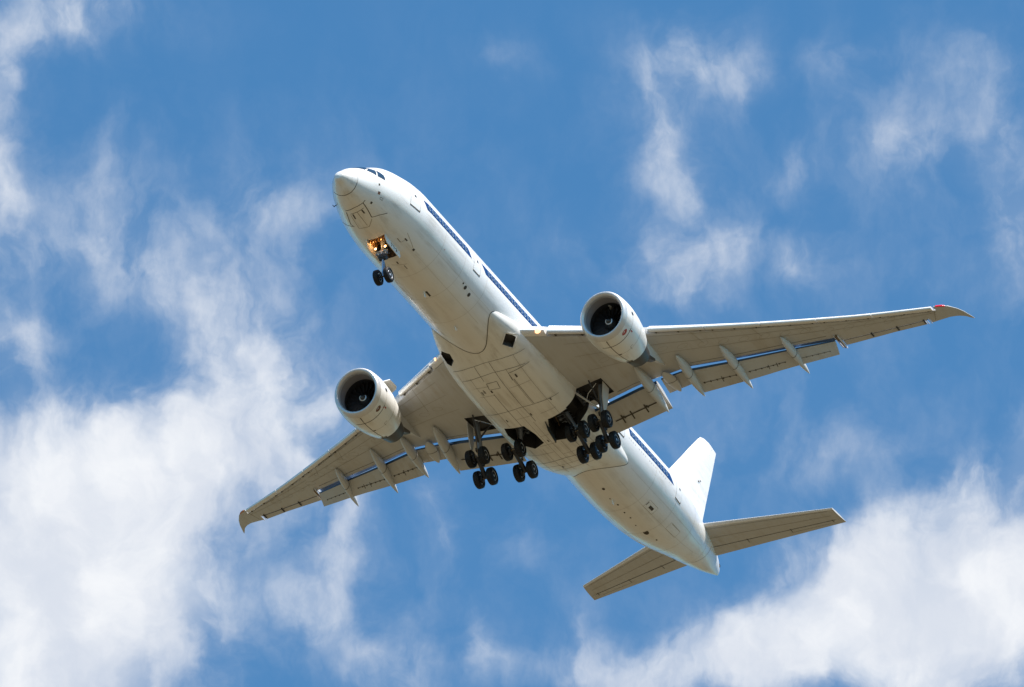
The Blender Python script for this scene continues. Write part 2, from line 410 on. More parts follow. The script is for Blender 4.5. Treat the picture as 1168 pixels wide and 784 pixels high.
NSEG = 96
def build_fuselage():
    mb = MB([M['white']])
    xs = [-.4 + .0012, -.385, -.365, -.33, -.28, -.2, -.1, 0, .1, .2, .35, .5, .7, .9, 1.2, 1.5, 1.8, 2.1, 2.4, 2.7, 3.0, 3.4, 3.8, 4.2, 4.6, 5, 5.5, 6, 6.5, 7, 7.5, 8, 8.5]
    x = 9.5
    while x < 43: xs.append(x); x += 1.5
    x = 43.
    while x < 61: xs.append(x); x += .75
    xs += [61, 61.3, 61.6, 61.8, 61.95]
    rings = [[fus(x, 2 * PI * k / NSEG) for k in range(NSEG)] for x in xs]
    mb.loft(rings, M['white'])
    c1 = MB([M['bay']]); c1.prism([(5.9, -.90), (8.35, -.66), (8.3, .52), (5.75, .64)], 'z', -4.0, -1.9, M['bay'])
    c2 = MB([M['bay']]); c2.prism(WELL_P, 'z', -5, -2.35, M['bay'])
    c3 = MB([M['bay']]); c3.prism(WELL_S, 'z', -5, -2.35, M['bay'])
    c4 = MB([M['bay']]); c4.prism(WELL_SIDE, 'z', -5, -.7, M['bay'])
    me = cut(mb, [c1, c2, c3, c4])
    d = MB([M['white']])
    L, S = M['line'], M['soft']
    # radome seam, nose access panels, drains
    hull_line(d, [(.98, -150), (1.0, -100), (.95, -70), (.78, -25)], .045, L)
    hull_line(d, [(.78, -25), (.72, 10)], .03, S)
    hull_line(d, [(2.55, -118), (2.25, -90), (2.2, -66), (2.15, -58)], .05, L)
    hull_line(d, [(2.2, -66), (3.75, -74)], .06, L); hull_line(d, [(3.75, -74), (4.0, -60), (4.35, -49)], .045, L)
    hull_line(d, [(2.9, -109), (2.75, -90), (2.65, -74)], .04, L)
    hull_line(d, [(3.0, -110), (4.5, -108), (4.45, -88), (3.9, -76)], .04, S)
    hull_line(d, [(2.8, -92), (4.3, -90)], .04, S); hull_line(d, [(2.75, -118), (4.1, -122), (4.35, -116)], .06, L)
    hull_line(d, [(2.95, -104), (3.45, -104)], .12, L); hull_line(d, [(2.75, -80), (3.15, -80)], .12, L)
    hull_line(d, [(4.3, -118), (4.6, -150)], .05, L)
    for q in ((2.56, -8, .14), (2.75, -27, .22), (2.7, -54, .17)): hull_line(d, [(q[0] - q[2] / 2, q[1]), (q[0] + q[2] / 2, q[1])], q[2], M['brown'] if q[2] > .2 else L, .014)
    hull_line(d, [(3.05, -33), (3.3, -33), (3.3, -37), (3.05, -37), (3.05, -33)], .03, L)
    for (x, t, a, b, wd) in ((7.4, -58, .35, .12, .1), (8.7, -60, .22, .22, .18), (7.0, -66, .5, .04, .04), (9.1, -90, .3, .1, .1), (13.7, -87, .7, .14, .16), (9.9, -85, .5, .05, .05)):
        hull_line(d, [(x - a / 2, t), (x + a / 2, t)], wd, L)
    hull_line(d, [(7.3, -66), (7.35, -58)], .03, S); hull_line(d, [(9.2, -100), (9.6, -80)], .03, S)
    hull_line(d, [(7.0, -50), (8.7, -60)], .03, S)
    # three round drain ports ahead of the fairing
    for (x, t, r) in ((15.1, -40, .08), (15.55, -42, .16), (16.35, -45, .16)):
        p, n = Vector(fus(x, R(t))), fn(x, R(t)); u = n.orthogonal().normalized(); v = n.cross(u)
        d.add([tuple(p + n * .012 + (u * cos(k * PI / 8) + v * sin(k * PI / 8)) * r) for k in range(16)], [list(range(16))], L)
    # circumferential skin joints and lap joints
    for x in (11.0, 14.2, 17.6, 45.6, 49.5, 53.4, 57.2):
        hull_line(d, [(x, -175), (x, 25)], .022, M["hull"], .005)
    for t in (-38, -62, -118, -142):
        hull_line(d, [(9.2, t), (19.3, t)], .018, M["hull"], .005); hull_line(d, [(42.5, t), (56, t)], .018, M["hull"], .005)
    # drains along the rear belly
    for (x, t, s) in ((42.5, -88, .26), (43.9, -91, .12), (44.9, -88, .16), (46.1, -89, .14), (47.0, -88, .14), (48.2, -91, .12), (49.6, -88, .5), (51.2, -86, .16)):
        p, n = Vector(fus(x, R(t))), fn(x, R(t)); u = Vector((1, 0, 0)); v = n.cross(u).normalized()
        d.add([tuple(p + n * .014 + u * cos(k * PI / 6) * s * .62 + v * sin(k * PI / 6) * s * .42) for k in range(12)], [list(range(12))], L)
    hull_line(d, [(47.0, -56), (47.6, -56)], .24, L); hull_line(d, [(46.5, -62), (47.9, -62), (47.9, -49), (46.5, -49), (46.5, -62)], .025, S)
    hull_line(d, [(46.6, -58), (46.6, -52)], .07, L)
    hull_line(d, [(50.4, -62), (52.2, -63), (52.2, -50), (50.4, -49), (50.4, -62)], .02, S)
    hull_line(d, [(50.6, -50), (52.2, -50)], .03, S); hull_line(d, [(56.1, -120), (56.4, -120)], .2, L)
    hull_line(d, [(57.4, -88), (58.0, -40), (58.3, -10)], .035, S)
    # stencilled marks too small to read: a faint row behind the wing, a red mark behind the cockpit
    for k in range(22):
        if k % 5 == 4: continue
        x = 40.9 + k * .34
        hull_line(d, [(x, -6), (x + .16, -6)], .10, M['faint'], .006)
    hull_line(d, [(3.78, 12), (3.95, 5)], .06, M['faintred']); hull_line(d, [(3.98, 11), (4.15, 5)], .05, M['faintred'])
    hull_line(d, [(11.3, -27), (11.42, -27)], .1, M['faintred']); hull_line(d, [(12.4, -30), (12.55, -30)], .08, M['faint'])
    # pitot probes on the nose
    for s_ in (-1,):
        for th in (-31,):
            p = Vector(fus(2.5, R(th if s_ > 0 else 180 - th))); n = fn(2.5, R(th if s_ > 0 else 180 - th))
            q = p + n * .22
            d.tube(tuple(p), tuple(q), .035, .03, M['dark'], 8); d.tube((q.x - .2, q.y, q.z), (q.x + .06, q.y, q.z), .025, .03, M['dark'], 8)
    # blade antennas
    for (x, t, h) in ((13.2, -90, .38), (18.2, -90, .3), (44.0, -90, .32), (11.0, 90, .4), (30., 90, .45)):
        p = Vector(fus(x, R(t))); sg = 1 if t > 0 else -1
        rr = []
        for hh, c0, c1_ in ((-.05, 0, .5), (h, .18, .46)):
            rr.append([(x + c0, .0, p.z + sg * hh), (x + (c0 + c1_) / 2, .035, p.z + sg * hh), (x + c1_, 0, p.z + sg * hh), (x + (c0 + c1_) / 2, -.035, p.z + sg * hh)])
        d.loft(rr, M['white'])
    me = join(me, d, 'fuselage', 30)
    f = part('fuselage', me)
    # cockpit windows: two windshields, two side panes each side
    for s_ in (1, -1):
        for q, nm in (([(1.0, 86), (1.62, 40), (2.12, 50), (1.98, 87)], 0), ([(1.72, 33), (2.34, 17), (2.62, 40), (2.16, 50)], 0), ([(2.46, 15), (3.12, 8), (3.12, 22), (2.74, 41)], 0)):
            g = MB([M['glass']]); hull_patch(g, both(q, s_), M['glass'], .012, 10, 6)
            hull_line(g, both(q + [q[0]], s_), .04, M['dark'], .014)
            part('cockpit_window', g, f)
    # blue band with cabin windows
    zb0, zb1 = -.01, .66
    def band(x0, x1, s_, slant0, slant1):
        g = MB([M['blue']]); n = int((x1 - x0) / .4); vs = []
        for i in range(n + 1):
            for j in range(4):
                v = j / 3; z = zb0 + (zb1 - zb0) * v
                x = x0 + slant0 * (1 - v) + (x1 - slant1 * v - x0 - slant0 * (1 - v)) * i / n
                t = th_at(x, z); t = t if s_ > 0 else PI - t
                vs.append(tuple(Vector(fus(x, t)) + fn(x, t) * .007))
        g.add(vs, [[i * 4 + j, i * 4 + j + 1, i * 4 + 5 + j, i * 4 + 4 + j] for i in range(n) for j in range(3)], M['blue'])
        part('blue_window_band', g, f)
    def th_at(x, z):
        m = MID(x); h = TOP(x) - m if z > m else m - BOT(x)
        return math.asin(max(-1, min(1, (z - m) / h)))
    wm = MB([M['cabin']])
    def rr(w_, h_, r, y):
        out = []
        for cx, cz, a0 in ((w_ / 2 - r, h_ / 2 - r, 0), (-w_ / 2 + r, h_ / 2 - r, 90), (-w_ / 2 + r, -h_ / 2 + r, 180), (w_ / 2 - r, -h_ / 2 + r, 270)):
            for k in range(4): a = R(a0 + k * 30); out.append((cx + r * cos(a), y, cz + r * sin(a)))
        return out
    wm.loft([rr(.30, .44, .12, -.05), rr(.30, .44, .12, .016)], M['cabin'], False, True)
    wm.add(rr(.20, .32, .09, .019), [list(range(16))], M['glass'])
    wme = wm.mesh('cabin_window')
    for s_ in (1, -1):
        band(7.55, 15.1, s_, .45, .5); band(16.75, 38.0, s_, .6, 0); band(40.9, 48.6, s_, .2, .7)
        xs_ = [8.35 + .53 * k for k in range(12)] + [17.9 + .53 * k for k in range(18)] + [41.5 + .53 * k for k in range(12)]
        for x in xs_:
            if x > 14.6 and x < 16.9: continue
            z = .33; t = th_at(x, z); t = t if s_ > 0 else PI - t
            p = Vector(fus(x, t)); n = fn(x, t)
            o = part('cabin_window', wme, f)
            yv = Vector((-n.x, n.y, n.z)); xv = Vector((1, 0, 0)); xv = (xv - yv * xv.dot(yv)).normalized(); zv = xv.cross(yv)
            if zv.z < 0: xv = -xv; zv = -zv
            o.matrix_local = Matrix(((xv.x, yv.x, zv.x, -p.x), (xv.y, yv.y, zv.y, p.y), (xv.z, yv.z, zv.z, p.z), (0, 0, 0, 1)))
        # cabin doors: a seam all round, dark sill, small window
        for (x0, x1) in ((5.85, 7.1), (15.45, 16.5), (39.1, 40.2), (49.1, 50.1)):
            g = MB([M['white']])
            zl, zh = -.72, 1.25
            def q(x, z): t = math.degrees(th_at(x, z)); return (x, t)
            qd = both([q(x0 + .03, zl + .03), q(x1 - .03, zl + .03), q(x1 - .03, zh), q(x0 + .03, zh)], s_)
            hull_patch(g, qd, M['white'], .012, 5, 10)
            hull_line(g, both([q(x0, zl), q(x1, zl)], s_), .085, L, .016)
            hull_line(g, both([q(x0, zl), q(x0, zh), q(x1, zh), q(x1, zl)], s_), .022, M['seamlight'], .014)
            hull_line(g, both([q(x1 - .02, zl), q(x1 - .02, zl + .14)], s_), .07, L, .018)
            hull_line(g, both([q(x0 + .5, .32), q(x0 + .72, .32)], s_), .2, M['dark'], .018)
            part('cabin_door', g, f)
    # tail cone exhaust
    g = MB([M['dark']]); g.lathe((61.7, .30, 1.45), 'y', [(-.1, .16), (0.0, .17), (.02, .13), (-.05, .12)], M['dark'], 16)
    part('exhaust_outlet', g, f)
    return f

# wheel well outlines in plan (x, y)
WELL_SIDE = [(31.05, 2.75), (30.95, 4.7), (33.25, 4.7), (33.1, 2.75)]
WELL_P = [(31.25, 1.15), (31.1, 4.3), (32.9, 4.3), (33.3, 2.6), (34.3, 1.5), (33.95, .42), (32.6, .60)]
WELL_S = [(31.2, -.85), (31.2, -2.5), (32.3, -2.75), (33.5, -2.4), (34.35, -1.5), (33.85, -.5), (32.6, -.55)]
M['faint'] = mat('faint_grey_stencil', (.58, .56, .56), .5)
M['faintred'] = mat('faint_red_stencil', (.62, .36, .33), .5)
M['seamlight'] = mat('door_seam', (.52, .51, .49), .5)
fuselage = build_fuselage()

# ------------------------------------------------------------------ wing to body fairing
FW = spl([(18.7, 2.2), (19.6, 2.68), (20.3, 2.92), (21.2, 3.18), (22.2, 3.42), (23.2, 3.62), (24.5, 3.78), (27, 3.88), (32, 3.90), (36, 3.72), (38.5, 3.34), (40.2, 3.02), (41.3, 2.84), (42.2, 2.5), (42.6, 2.0)])
FB = spl([(18.7, -2.1), (19.9, -2.58), (20.9, -2.84), (21.9, -3.03), (22.9, -3.24), (24.2, -3.55), (26, -3.84), (29, -3.98), (33.5, -3.98), (36.0, -3.90), (38, -3.62), (39.4, -3.22), (40.5, -2.85), (41.6, -2.4), (42.6, -1.9)])
FT = spl([(18.7, -1.5), (19.6, -1.2), (21, -.85), (24, -.3), (38, -.3), (41, -.9), (42.6, -1.5)])
def FZ(x): return -1.65 if x < 40 else -1.65 - (x - 40) * .02
def fair(x, th, n=2.7):
    c, s_ = cos(th), sin(th); z0 = FZ(x)
    w_ = (.945 if c > 0 else .975) * FW(x if c > 0 else x + 2.2 * max(0, min(1, (x - 38.2) / 2)) * min(1, -c * 2))
    e = 2 / (n if s_ < 0 else 2.0)
    y = w_ * math.copysign(abs(c) ** e, c)
    h = (z0 - FB(x)) if s_ < 0 else max(.05, FT(x) - z0)
    return (x, y, z0 + h * math.copysign(abs(s_) ** e, s_))
def fair_z(x, y, n=2.7):
    w_ = FW(x); return FZ(x) - (FZ(x) - FB(x)) * max(0, 1 - min(1, abs(y / w_)) ** n) ** (1 / n)
def fair_line(mb, pts, w_, m, off=.009):
    out = []
    for (x0, y0), (x1, y1) in zip(pts, pts[1:]):
        n = max(2, int(math.hypot(x1 - x0, y1 - y0) / .2))
        for k in range(n): x, y = x0 + (x1 - x0) * k / n, y0 + (y1 - y0) * k / n; out.append((x, y, fair_z(x, y)))
    x, y = pts[-1]; out.append((x, y, fair_z(x, y)))
    def nr(p):
        a = fair_z(p[0], p[1] + .02) - fair_z(p[0], p[1] - .02)
        return (0, a / .04, -1)
    mb.ribbon(out, w_, m, nr, off)
def build_fairing():
    mb = MB([M['belly']])
    xs = [18.7, 19, 19.3, 19.7, 20.1, 20.5, 21, 21.5, 22, 22.5, 23, 23.6, 24.3, 25] + [26 + i for i in range(11)] + [37, 37.7, 38.3, 38.9, 39.4, 39.9, 40.4, 40.9, 41.3, 41.7, 42.0, 42.3, 42.6]
    n = 96
    def ang(k): return 2 * PI * k / n
    mb.loft([[fair(x, ang(k)) for k in range(n)] for x in xs], M['belly'])
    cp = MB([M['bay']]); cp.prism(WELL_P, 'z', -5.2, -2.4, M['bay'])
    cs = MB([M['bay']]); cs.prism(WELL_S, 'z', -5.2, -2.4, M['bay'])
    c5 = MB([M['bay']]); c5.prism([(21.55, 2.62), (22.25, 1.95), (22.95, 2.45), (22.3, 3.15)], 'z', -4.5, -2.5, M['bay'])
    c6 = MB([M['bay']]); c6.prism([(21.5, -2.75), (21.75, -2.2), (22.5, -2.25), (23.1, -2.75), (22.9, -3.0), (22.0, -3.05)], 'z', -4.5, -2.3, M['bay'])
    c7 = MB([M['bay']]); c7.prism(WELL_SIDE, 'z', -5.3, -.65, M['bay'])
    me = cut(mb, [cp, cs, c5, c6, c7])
    d = MB([M['belly']]); L, S = M['line'], M['soft']
    for x0, ya, yb in ((23.4, -2.9, 3.1), (24.5, -2.7, 2.6), (29.0, -3.0, 3.1), (36.6, -3.2, 3.0)):
        fair_line(d, [(x0 + .25, ya), (x0, ya * .5), (x0 - .12, 0), (x0, yb * .5), (x0 + .2, yb)], .033, L)
    for y, x0, x1, m_ in ((-1.0, 23.4, 25.0, L), (.25, 23.3, 31.0, L), (1.1, 24.4, 28.9, S), (2.2, 23.5, 31.1, S), (-1.0, 26.6, 31.2, L), (-1.9, 24.5, 31.0, S), (-2.7, 24, 31, S), (.05, 31, 37.5, S), (-.35, 29, 38.6, S),
                          (1.2, 25.6, 28.9, L), (2.6, 33.6, 38, S), (1.6, 34.6, 38.6, S), (-1.0, 34.6, 39, S), (-2.0, 34.4, 38.5, S), (-2.9, 33, 38, S), (.75, 34.2, 38.9, S)):
        fair_line(d, [(x0, y), (x1, y)], .028 if m_ is L else .024, m_)
    for x, ya, yb in ((25.6, -2.2, -.9), (26.7, -2.2, -.95), (30.2, -.9, .3), (33.0, -.3, .3), (34.2, -1.0, .4), (35.3, -2.9, -.4), (35.9, .1, 3.0), (37.4, -2.5, 2.5), (38.2, -1.8, 2.0), (26.4, .4, 2.2), (30.3, 1, 2.3), (33.6, -2.9, -2.5)):
        fair_line(d, [(x, ya), (x, yb)], .026, S)
    fair_line(d, [(25.3, -.95), (26.0, -1.05), (26.1, -.2), (25.3, -.1), (25.3, -.95)], .035, L)
    fair_line(d, [(26.1, -1.0), (26.4, -1.0)], .13, L)
    fair_line(d, [(24.8, 2.9), (24.9, 1.1), (25.7, 1.05)], .04, L); fair_line(d, [(25.2, 1.5), (25.55, 1.5)], .13, L)
    fair_line(d, [(25.9, -1.55), (26.3, -1.5), (26.1, -1.8), (26.5, -1.75)], .07, L)
    for x, y in ((29.9, 0.35), (29.1, 2.4), (33.6, -.1), (37.6, -.9), (36.4, 1.4), (30.0, -1.7)): fair_line(d, [(x, y), (x + .3, y)], .09, L)
    # sealed seam where the fairing meets the hull
    pts = []
    for k in range(0, 61):
        th = R(-178 + k * 176 / 60)
        lo, hi = 18.8, 23.5
        for _ in range(30):
            mdl = (lo + hi) / 2; p = fair(mdl, th); r_ = math.hypot(p[1], p[2])
            if r_ > 3.103: hi = mdl
            else: lo = mdl
        pts.append(fair(hi, th))
    d.ribbon(pts, .06, L, lambda p: (0, p[1], p[2]), .014)
    pts = []
    for k in range(0, 61):
        th = R(-172 + k * 164 / 60)
        lo, hi = 37.0, 42.6
        for _ in range(30):
            mdl = (lo + hi) / 2; p = fair(mdl, th); a_ = math.atan2(p[2], p[1]); h_ = fus(mdl, a_); r_ = math.hypot(p[1], p[2])
            if r_ > math.hypot(h_[1], h_[2]) + .004: lo = mdl
            else: hi = mdl
        pts.append(fair(lo, th))
    d.ribbon(pts, .05, L, lambda p: (0, p[1], p[2]), .012)
    # pale frame round the port ram air inlet
    fr = [(21.45, 2.62), (22.22, 1.88), (23.05, 2.45), (22.35, 3.22), (21.45, 2.62)]
    fair_line(d, fr, .10, M['white'], .012)
    return part('belly_fairing', join(me, d, 'belly_fairing', 28))
fairing = build_fairing()

# ------------------------------------------------------------------ wings
def ZLE(y): return -1.9 + .11 * (y - 3) + .0025 * (y - 3) ** 2
def lin(p):
    def f(x):
        if x <= p[0][0]: i = 0
        elif x >= p[-1][0]: i = len(p) - 2
        else:
            i = 0
            while p[i + 1][0] < x: i += 1
        (a, b), (c, d) = p[i], p[i + 1]
        return b + (d - b) * (x - a) / (c - a)
    return f
XLE = lin([(2, 21.6), (4.31, 23.22), (11.0, 27.9), (16.9, 31.9), (20, 34.0), (24.4, 36.95), (29.1, 39.9), (29.6, 40.2), (30.0, 40.65), (30.4, 41.35), (30.65, 42.0), (30.85, 42.8), (30.95, 43.25)])
XCOVE = lin([(2, 34.1), (4.0, 34.0), (8.0, 33.6), (11.8, 34.0), (14.3, 35.0), (18.3, 36.5), (21.85, 38.0)])
XTE = lin([(2, 36.9), (8, 36.4), (11.8, 36.2), (21.85, 39.3), (25.7, 40.5), (28.3, 41.5), (29.0, 41.68), (29.6, 41.86), (30.1, 42.15), (30.5, 42.55), (30.8, 43.1), (30.95, 43.3)])
TCR = lin([(2, .125), (11, .100), (22, .085), (31.05, .075)])
def wsec(y, x, up):
    """point on the wing surface at span y, station x"""
    le, te = XLE(y), XTE(y); c = te - le; s = max(0., min(1., (x - le) / c))
    yt = 5 * TCR(y) * c * (.2969 * math.sqrt(s) - .126 * s - .3516 * s * s + .2843 * s ** 3 - .1036 * s ** 4)
    zc = ZLE(y) + s * .25 * max(0, 1 - y / 26.)
    return (x, y, zc + (1.35 * yt if up else -.62 * yt - .02))
def ring(y, x0, x1, n=12, blunt=.0):
    """closed section between stations x0 (front) and x1 (rear)"""
    fr = [(1 - cos(PI * k / n)) / 2 for k in range(n + 1)]
    up = [wsec(y, x0 + (x1 - x0) * q, True) for q in fr]
    lo = [wsec(y, x0 + (x1 - x0) * q, False) for q in fr]
    if blunt:                                   # a rounded nose hidden behind the slat
        lo[0] = (x0 + blunt, y, lo[0][2]); m_ = (up[0][2] * .35 + lo[0][2] * .65)
        return up[::-1] + [(x0 - blunt * .6, y, m_)] + lo
    return up[::-1] + lo
def mir(ringlist, s): return [[(p[0], p[1] * s, p[2]) for p in r] for r in ringlist]
def steps(a, b, d=1.0):
    n = max(1, int(round((b - a) / d))); return [a + (b - a) * k / n for k in range(n + 1)]
def under(mb, pts, w_, m, s, off=.01):
    """line on the wing's underside through (x, y) points"""
    out = []
    for (x0, y0), (x1, y1) in zip(pts, pts[1:]):
        n = max(2, int(math.hypot(x1 - x0, y1 - y0) / .4))
        for k in range(n):
            x, y = x0 + (x1 - x0) * k / n, y0 + (y1 - y0) * k / n; p = wsec(y, x, False); out.append((p[0], p[1] * s, p[2]))
    p = wsec(pts[-1][1], pts[-1][0], False); out.append((p[0], p[1] * s, p[2]))
    mb.ribbon(out, w_, m, (0, 0, -1), off)
def ring0(y, x0, x1, n=12):
    return ring(y, x0, x1, n)

def foil(y, x0, z0, x1, z1, t, n=12, nose=.0):
    """a small flap section from its nose (x0, z0) to its tail (x1, z1)"""
    c = math.hypot(x1 - x0, z1 - z0); ux, uz = (x1 - x0) / c, (z1 - z0) / c; nx, nz = -uz, ux
    fr = [(1 - cos(PI * k / n)) / 2 for k in range(n + 1)]; up, lo = [], []
    for q in fr:
        yt = 5 * t * c * (.2969 * math.sqrt(q) - .126 * q - .3516 * q * q + .2843 * q ** 3 - .1030 * q ** 4)
        for L_, k in ((up, 1.2), (lo, -.55)): L_.append((x0 + ux * q * c + nx * yt * k, y, z0 + uz * q * c + nz * yt * k))
    return up[::-1] + lo
FLX = lin([(4.0, 36.85), (8.9, 36.6), (11.6, 36.35), (15.4, 37.25), (18.2, 37.85), (21.85, 38.95)])
def flap(name, y0, y1, wing, s, dzn=.27, dzt=1.0, xn=.14, xt=None, m=None):
    g = MB([M['grey']]); rings = []
    for y in steps(y0, y1, 1.5):
        zc = wsec(y, XCOVE(y), False)[2]
        rings.append(foil(y, XCOVE(y) + xn, zc - dzn * .62, (xt or FLX)(y), ZLE(y) - dzt, .13))
    g.loft(mir(rings, s), m or M['grey'])
    nose = MB([M['bright']])                     # strip round the flap nose, navy sky reflection put into its colour
    nr = []
    for r in rings: nr.append([(p[0] - .02, p[1], p[2] - .005 if i > 12 else p[2] + .01) for i, p in enumerate(r) if 10 <= i <= 15])
    g.loft(mir(nr, s), M['slot'], closed=False)
    def low(y, q):
        zc = wsec(y, XCOVE(y), False)[2]; x0, z0 = XCOVE(y) + xn, zc - dzn * .62; x1, z1 = (xt or FLX)(y), ZLE(y) - dzt
        k = .026 * math.sin(PI * min(1, q * 1.1)) * 2
        c = math.hypot(x1 - x0, z1 - z0); yt = 5 * .13 * c * (.2969 * math.sqrt(q) - .126 * q - .3516 * q * q + .2843 * q ** 3 - .1030 * q ** 4)
        return (x0 + (x1 - x0) * q, y * s, z0 + (z1 - z0) * q - .55 * yt)
    return g, low
def build_wing(s):
    A = MB([M['grey']])
    A.loft(mir([ring(y, XLE(y) + .58, XCOVE(y), 12, .06) for y in [2.0] + steps(3, 21.85, 1.0)], s), M['grey'])
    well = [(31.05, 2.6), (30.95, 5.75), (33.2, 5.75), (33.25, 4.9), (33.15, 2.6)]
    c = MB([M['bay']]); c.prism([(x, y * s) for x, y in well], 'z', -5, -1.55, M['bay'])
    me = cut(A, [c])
    d = MB([M['grey'], M['lead']])
    d.loft(mir([ring(y, XLE(y) + .58, 38.79 + (y - 22.38) * .365, 12, .06) for y in steps(21.85, 28.3, 1.1)], s), M['grey'])
    d.loft(mir([ring(y, XLE(y) + .58, XTE(y), 12, .06) for y in (28.3, 28.7, 29.1)], s), M['grey'])
    d.loft(mir([ring(y, XLE(y), XTE(y), 12) for y in (29.1, 29.35, 29.6, 29.8, 30.0, 30.2, 30.4, 30.55, 30.65, 30.75, 30.85, 30.95)], s), M['grey'])
    d.loft(mir([ring(y, XLE(y), XLE(y) + .575, 8) for y in (2.0, 3, 4, 4.75)], s), M['lead'])
    L, S = M['line'], M['soft']
    # panel joints of the lower skin
    for q in (.16, .34, .56):
        under(d, [(XLE(y) + q * (XCOVE(y) - XLE(y)), y) for y in steps(5.4, 21.6, 2)], .03, S, s)
        under(d, [(XLE(y) + q * .75 * (XTE(y) - XLE(y)), y) for y in steps(22, 29, 2)], .025, S, s)
    for y in (7.6, 13.6, 17.4, 20.4, 24.0, 26.6):
        under(d, [(XLE(y) + .6, y), (XLE(y) + .34 * (XTE(y) - XLE(y)), y + .25)], .026, S, s)
    under(d, [(XLE(29.1) + .1, 29.1), (XTE(28.6) - .2, 28.6)], .035, S, s)
    # dark cove edge along the rear spar
    under(d, [(XCOVE(y) - .05, y) for y in steps(4.0, 21.7, 1.5)], .05, M['bright'], s)
    under(d, [(XCOVE(y) - .42, y) for y in steps(11.9, 21.4, 1.5)], .04, L, s)
    under(d, [(XCOVE(y) - .42, y) for y in steps(5.9, 8.8, 1.5)], .035, L, s)
    # oval tank access panels
    for k in range(15):
        y = 7.0 + k * 1.35; x = XLE(y) + .46 * (XCOVE(min(y, 21.85)) - XLE(y)) if y < 21.8 else XLE(y) + .4 * (XTE(y) - XLE(y))
        o = [(x + .26 * cos(t * PI / 6), y + .42 * sin(t * PI / 6)) for t in range(13)]
        under(d, o, .016, S, s, .006)
    wing = part('wing', join(me, d, 'wing', 30), label=('port wing with red tip marking' if s > 0 else 'starboard wing'))
    # leading edge slats
    for y0, y1 in ((4.95, 8.95), (11.15, 14.6), (14.66, 18.1), (18.16, 21.6), (21.66, 25.1), (25.16, 28.95)):
        g = MB([M['lead']]); rings = []
        for y in steps(y0, y1, 1.2):
            le = XLE(y) - .02; zt = wsec(y, XLE(y) + .55, True)[2]; r_ = .235 - .0042 * y; zc = ZLE(y) - .06
            arc = [(le + r_ * 1.1 - r_ * 1.1 * cos(R(b_)), y, zc + r_ * sin(R(b_))) for b_ in range(80, -101, -15)]
            rings.append([(le + .54, y, zt + .01), (le + .38, y, max(zt - .01, zc + r_ * .9))] + arc + [(le + .40, y, zc - r_ * .72), (le + .37, y, zc - r_ * .2), (le + .44, y, zc + r_ * .5)])
        g.loft(mir(rings, s), M['lead'])
        for y in [y0 + .35, (y0 + y1) / 2, y1 - .35]:                   # slat tracks that bridge the dark slot
            p = wsec(y, XLE(y) + .47, False); g.box((p[0], p[1] * s, p[2] + .03), (.22, .10, .08), M['line'])
        part('slat', g, wing)
    # trailing edge: flaps, flaperon, aileron
    for nm, y0, y1, kw in (('flap', 3.5, 8.95, {}), ('flaperon', 9.35, 11.55, dict(dzn=.2, dzt=.62, xn=.10, xt=lin([(9, 35.3), (11.5, 35.35)]))), ('flap', 11.7, 21.78, {})):
        g, low = flap(nm, y0, y1, wing, s, **kw)
        if nm == 'flap':
            a, b = y0 + .35, y1 - .4
            if y0 < 5:
                g.ribbon([low(y, .60) for y in steps(4.6, 8.3, .5)], .13, L, (0, 0, -1), .02)
                for y in (5.2, 6.0, 7.2): g.ribbon([low(y, .48), low(y, .60), low(y, .78)], .11, L, (0, 0, -1), .03)
                for y in (5.2, 7.2): g.ribbon([low(y + .05, .55), low(y + .25, .63)], .22, L, (0, 0, -1), .028)
            else:
                for q0, q1 in ((12.0, 14.4), (15.3, 18.0), (19.0, 21.2)):
                    g.ribbon([low(y, .60) for y in steps(q0, q1, .5)], .05, L, (0, 0, -1), .02)
                    for y in steps(q0 + .1, q1, .42): g.ribbon([low(y, .57), low(y + .02, .64)], .09, L, (0, 0, -1), .024)
                for y in (13.4, 16.8, 17.4): g.ribbon([low(y, .5), low(y, .75)], .05, L, (0, 0, -1), .024)
        part(nm, g, wing)
    # slot behind the rear spar: a shroud with the sky's reflected blue put into its colour
    for y0, y1 in ((3.5, 8.9), (11.75, 21.7)):
        g = MB([M['slot']]); rings = []
        for y in steps(y0, y1, 1.4):
            p = wsec(y, XCOVE(y), True); q = wsec(y, XCOVE(y), False); x = XCOVE(y)
            rings.append([(x + .003, y, p[2]), (x + .55, y, p[2] - .06), (x + .55, y, p[2] - .10), (x + .003, y, p[2] - .09)])
        g.loft(mir(rings, s), M['slot']); part('spoiler', g, wing)
    g = MB([M['grey']]); rings = []
    for y in steps(22.15, 27.95, 1.2):
        xh = 38.79 + (y - 22.38) * .365 + .05
        r = ring(y, xh, XTE(y), 8); rings.append([(p[0], p[1], p[2] - .10 * (p[0] - xh)) for p in r])
    g.loft(mir(rings, s), M['grey'])
    part('aileron', g, wing)
    g = MB([L])
    under(g, [(38.81 + (y - 22.38) * .365, y) for y in steps(22.2, 28.2, 1.0)], .07, L, s, .02)
    for y in (24.2, 26.0, 27.9): 
        p = wsec(y, 38.8 + (y - 22.38) * .365, False); g.box((p[0] + .12, p[1] * s, p[2] - .03), (.5, .09, .10), M['dark'])
    for y in (28.05, 28.25): p = wsec(y, XTE(y) - .3, False); g.box((p[0], p[1] * s, p[2]), (.75, .05, .05), M['bright'])
    part('aileron_hinge', g, wing)
    # end ribs of the outer flap, open bright structure
    g = MB([M['bright']])
    for k, y in enumerate((21.90, 22.02, 22.12)):
        a, b = wsec(y, XCOVE(21.8) - .35, False), wsec(y, XTE(y), False)
        g.box(((a[0] + b[0]) / 2 + .1 * k, y * s, (a[2] + b[2]) / 2 - .12), (1.75, .05, .16), M['bright'] if k != 1 else M['brass'])
    part('flap_end_rib', g, wing)
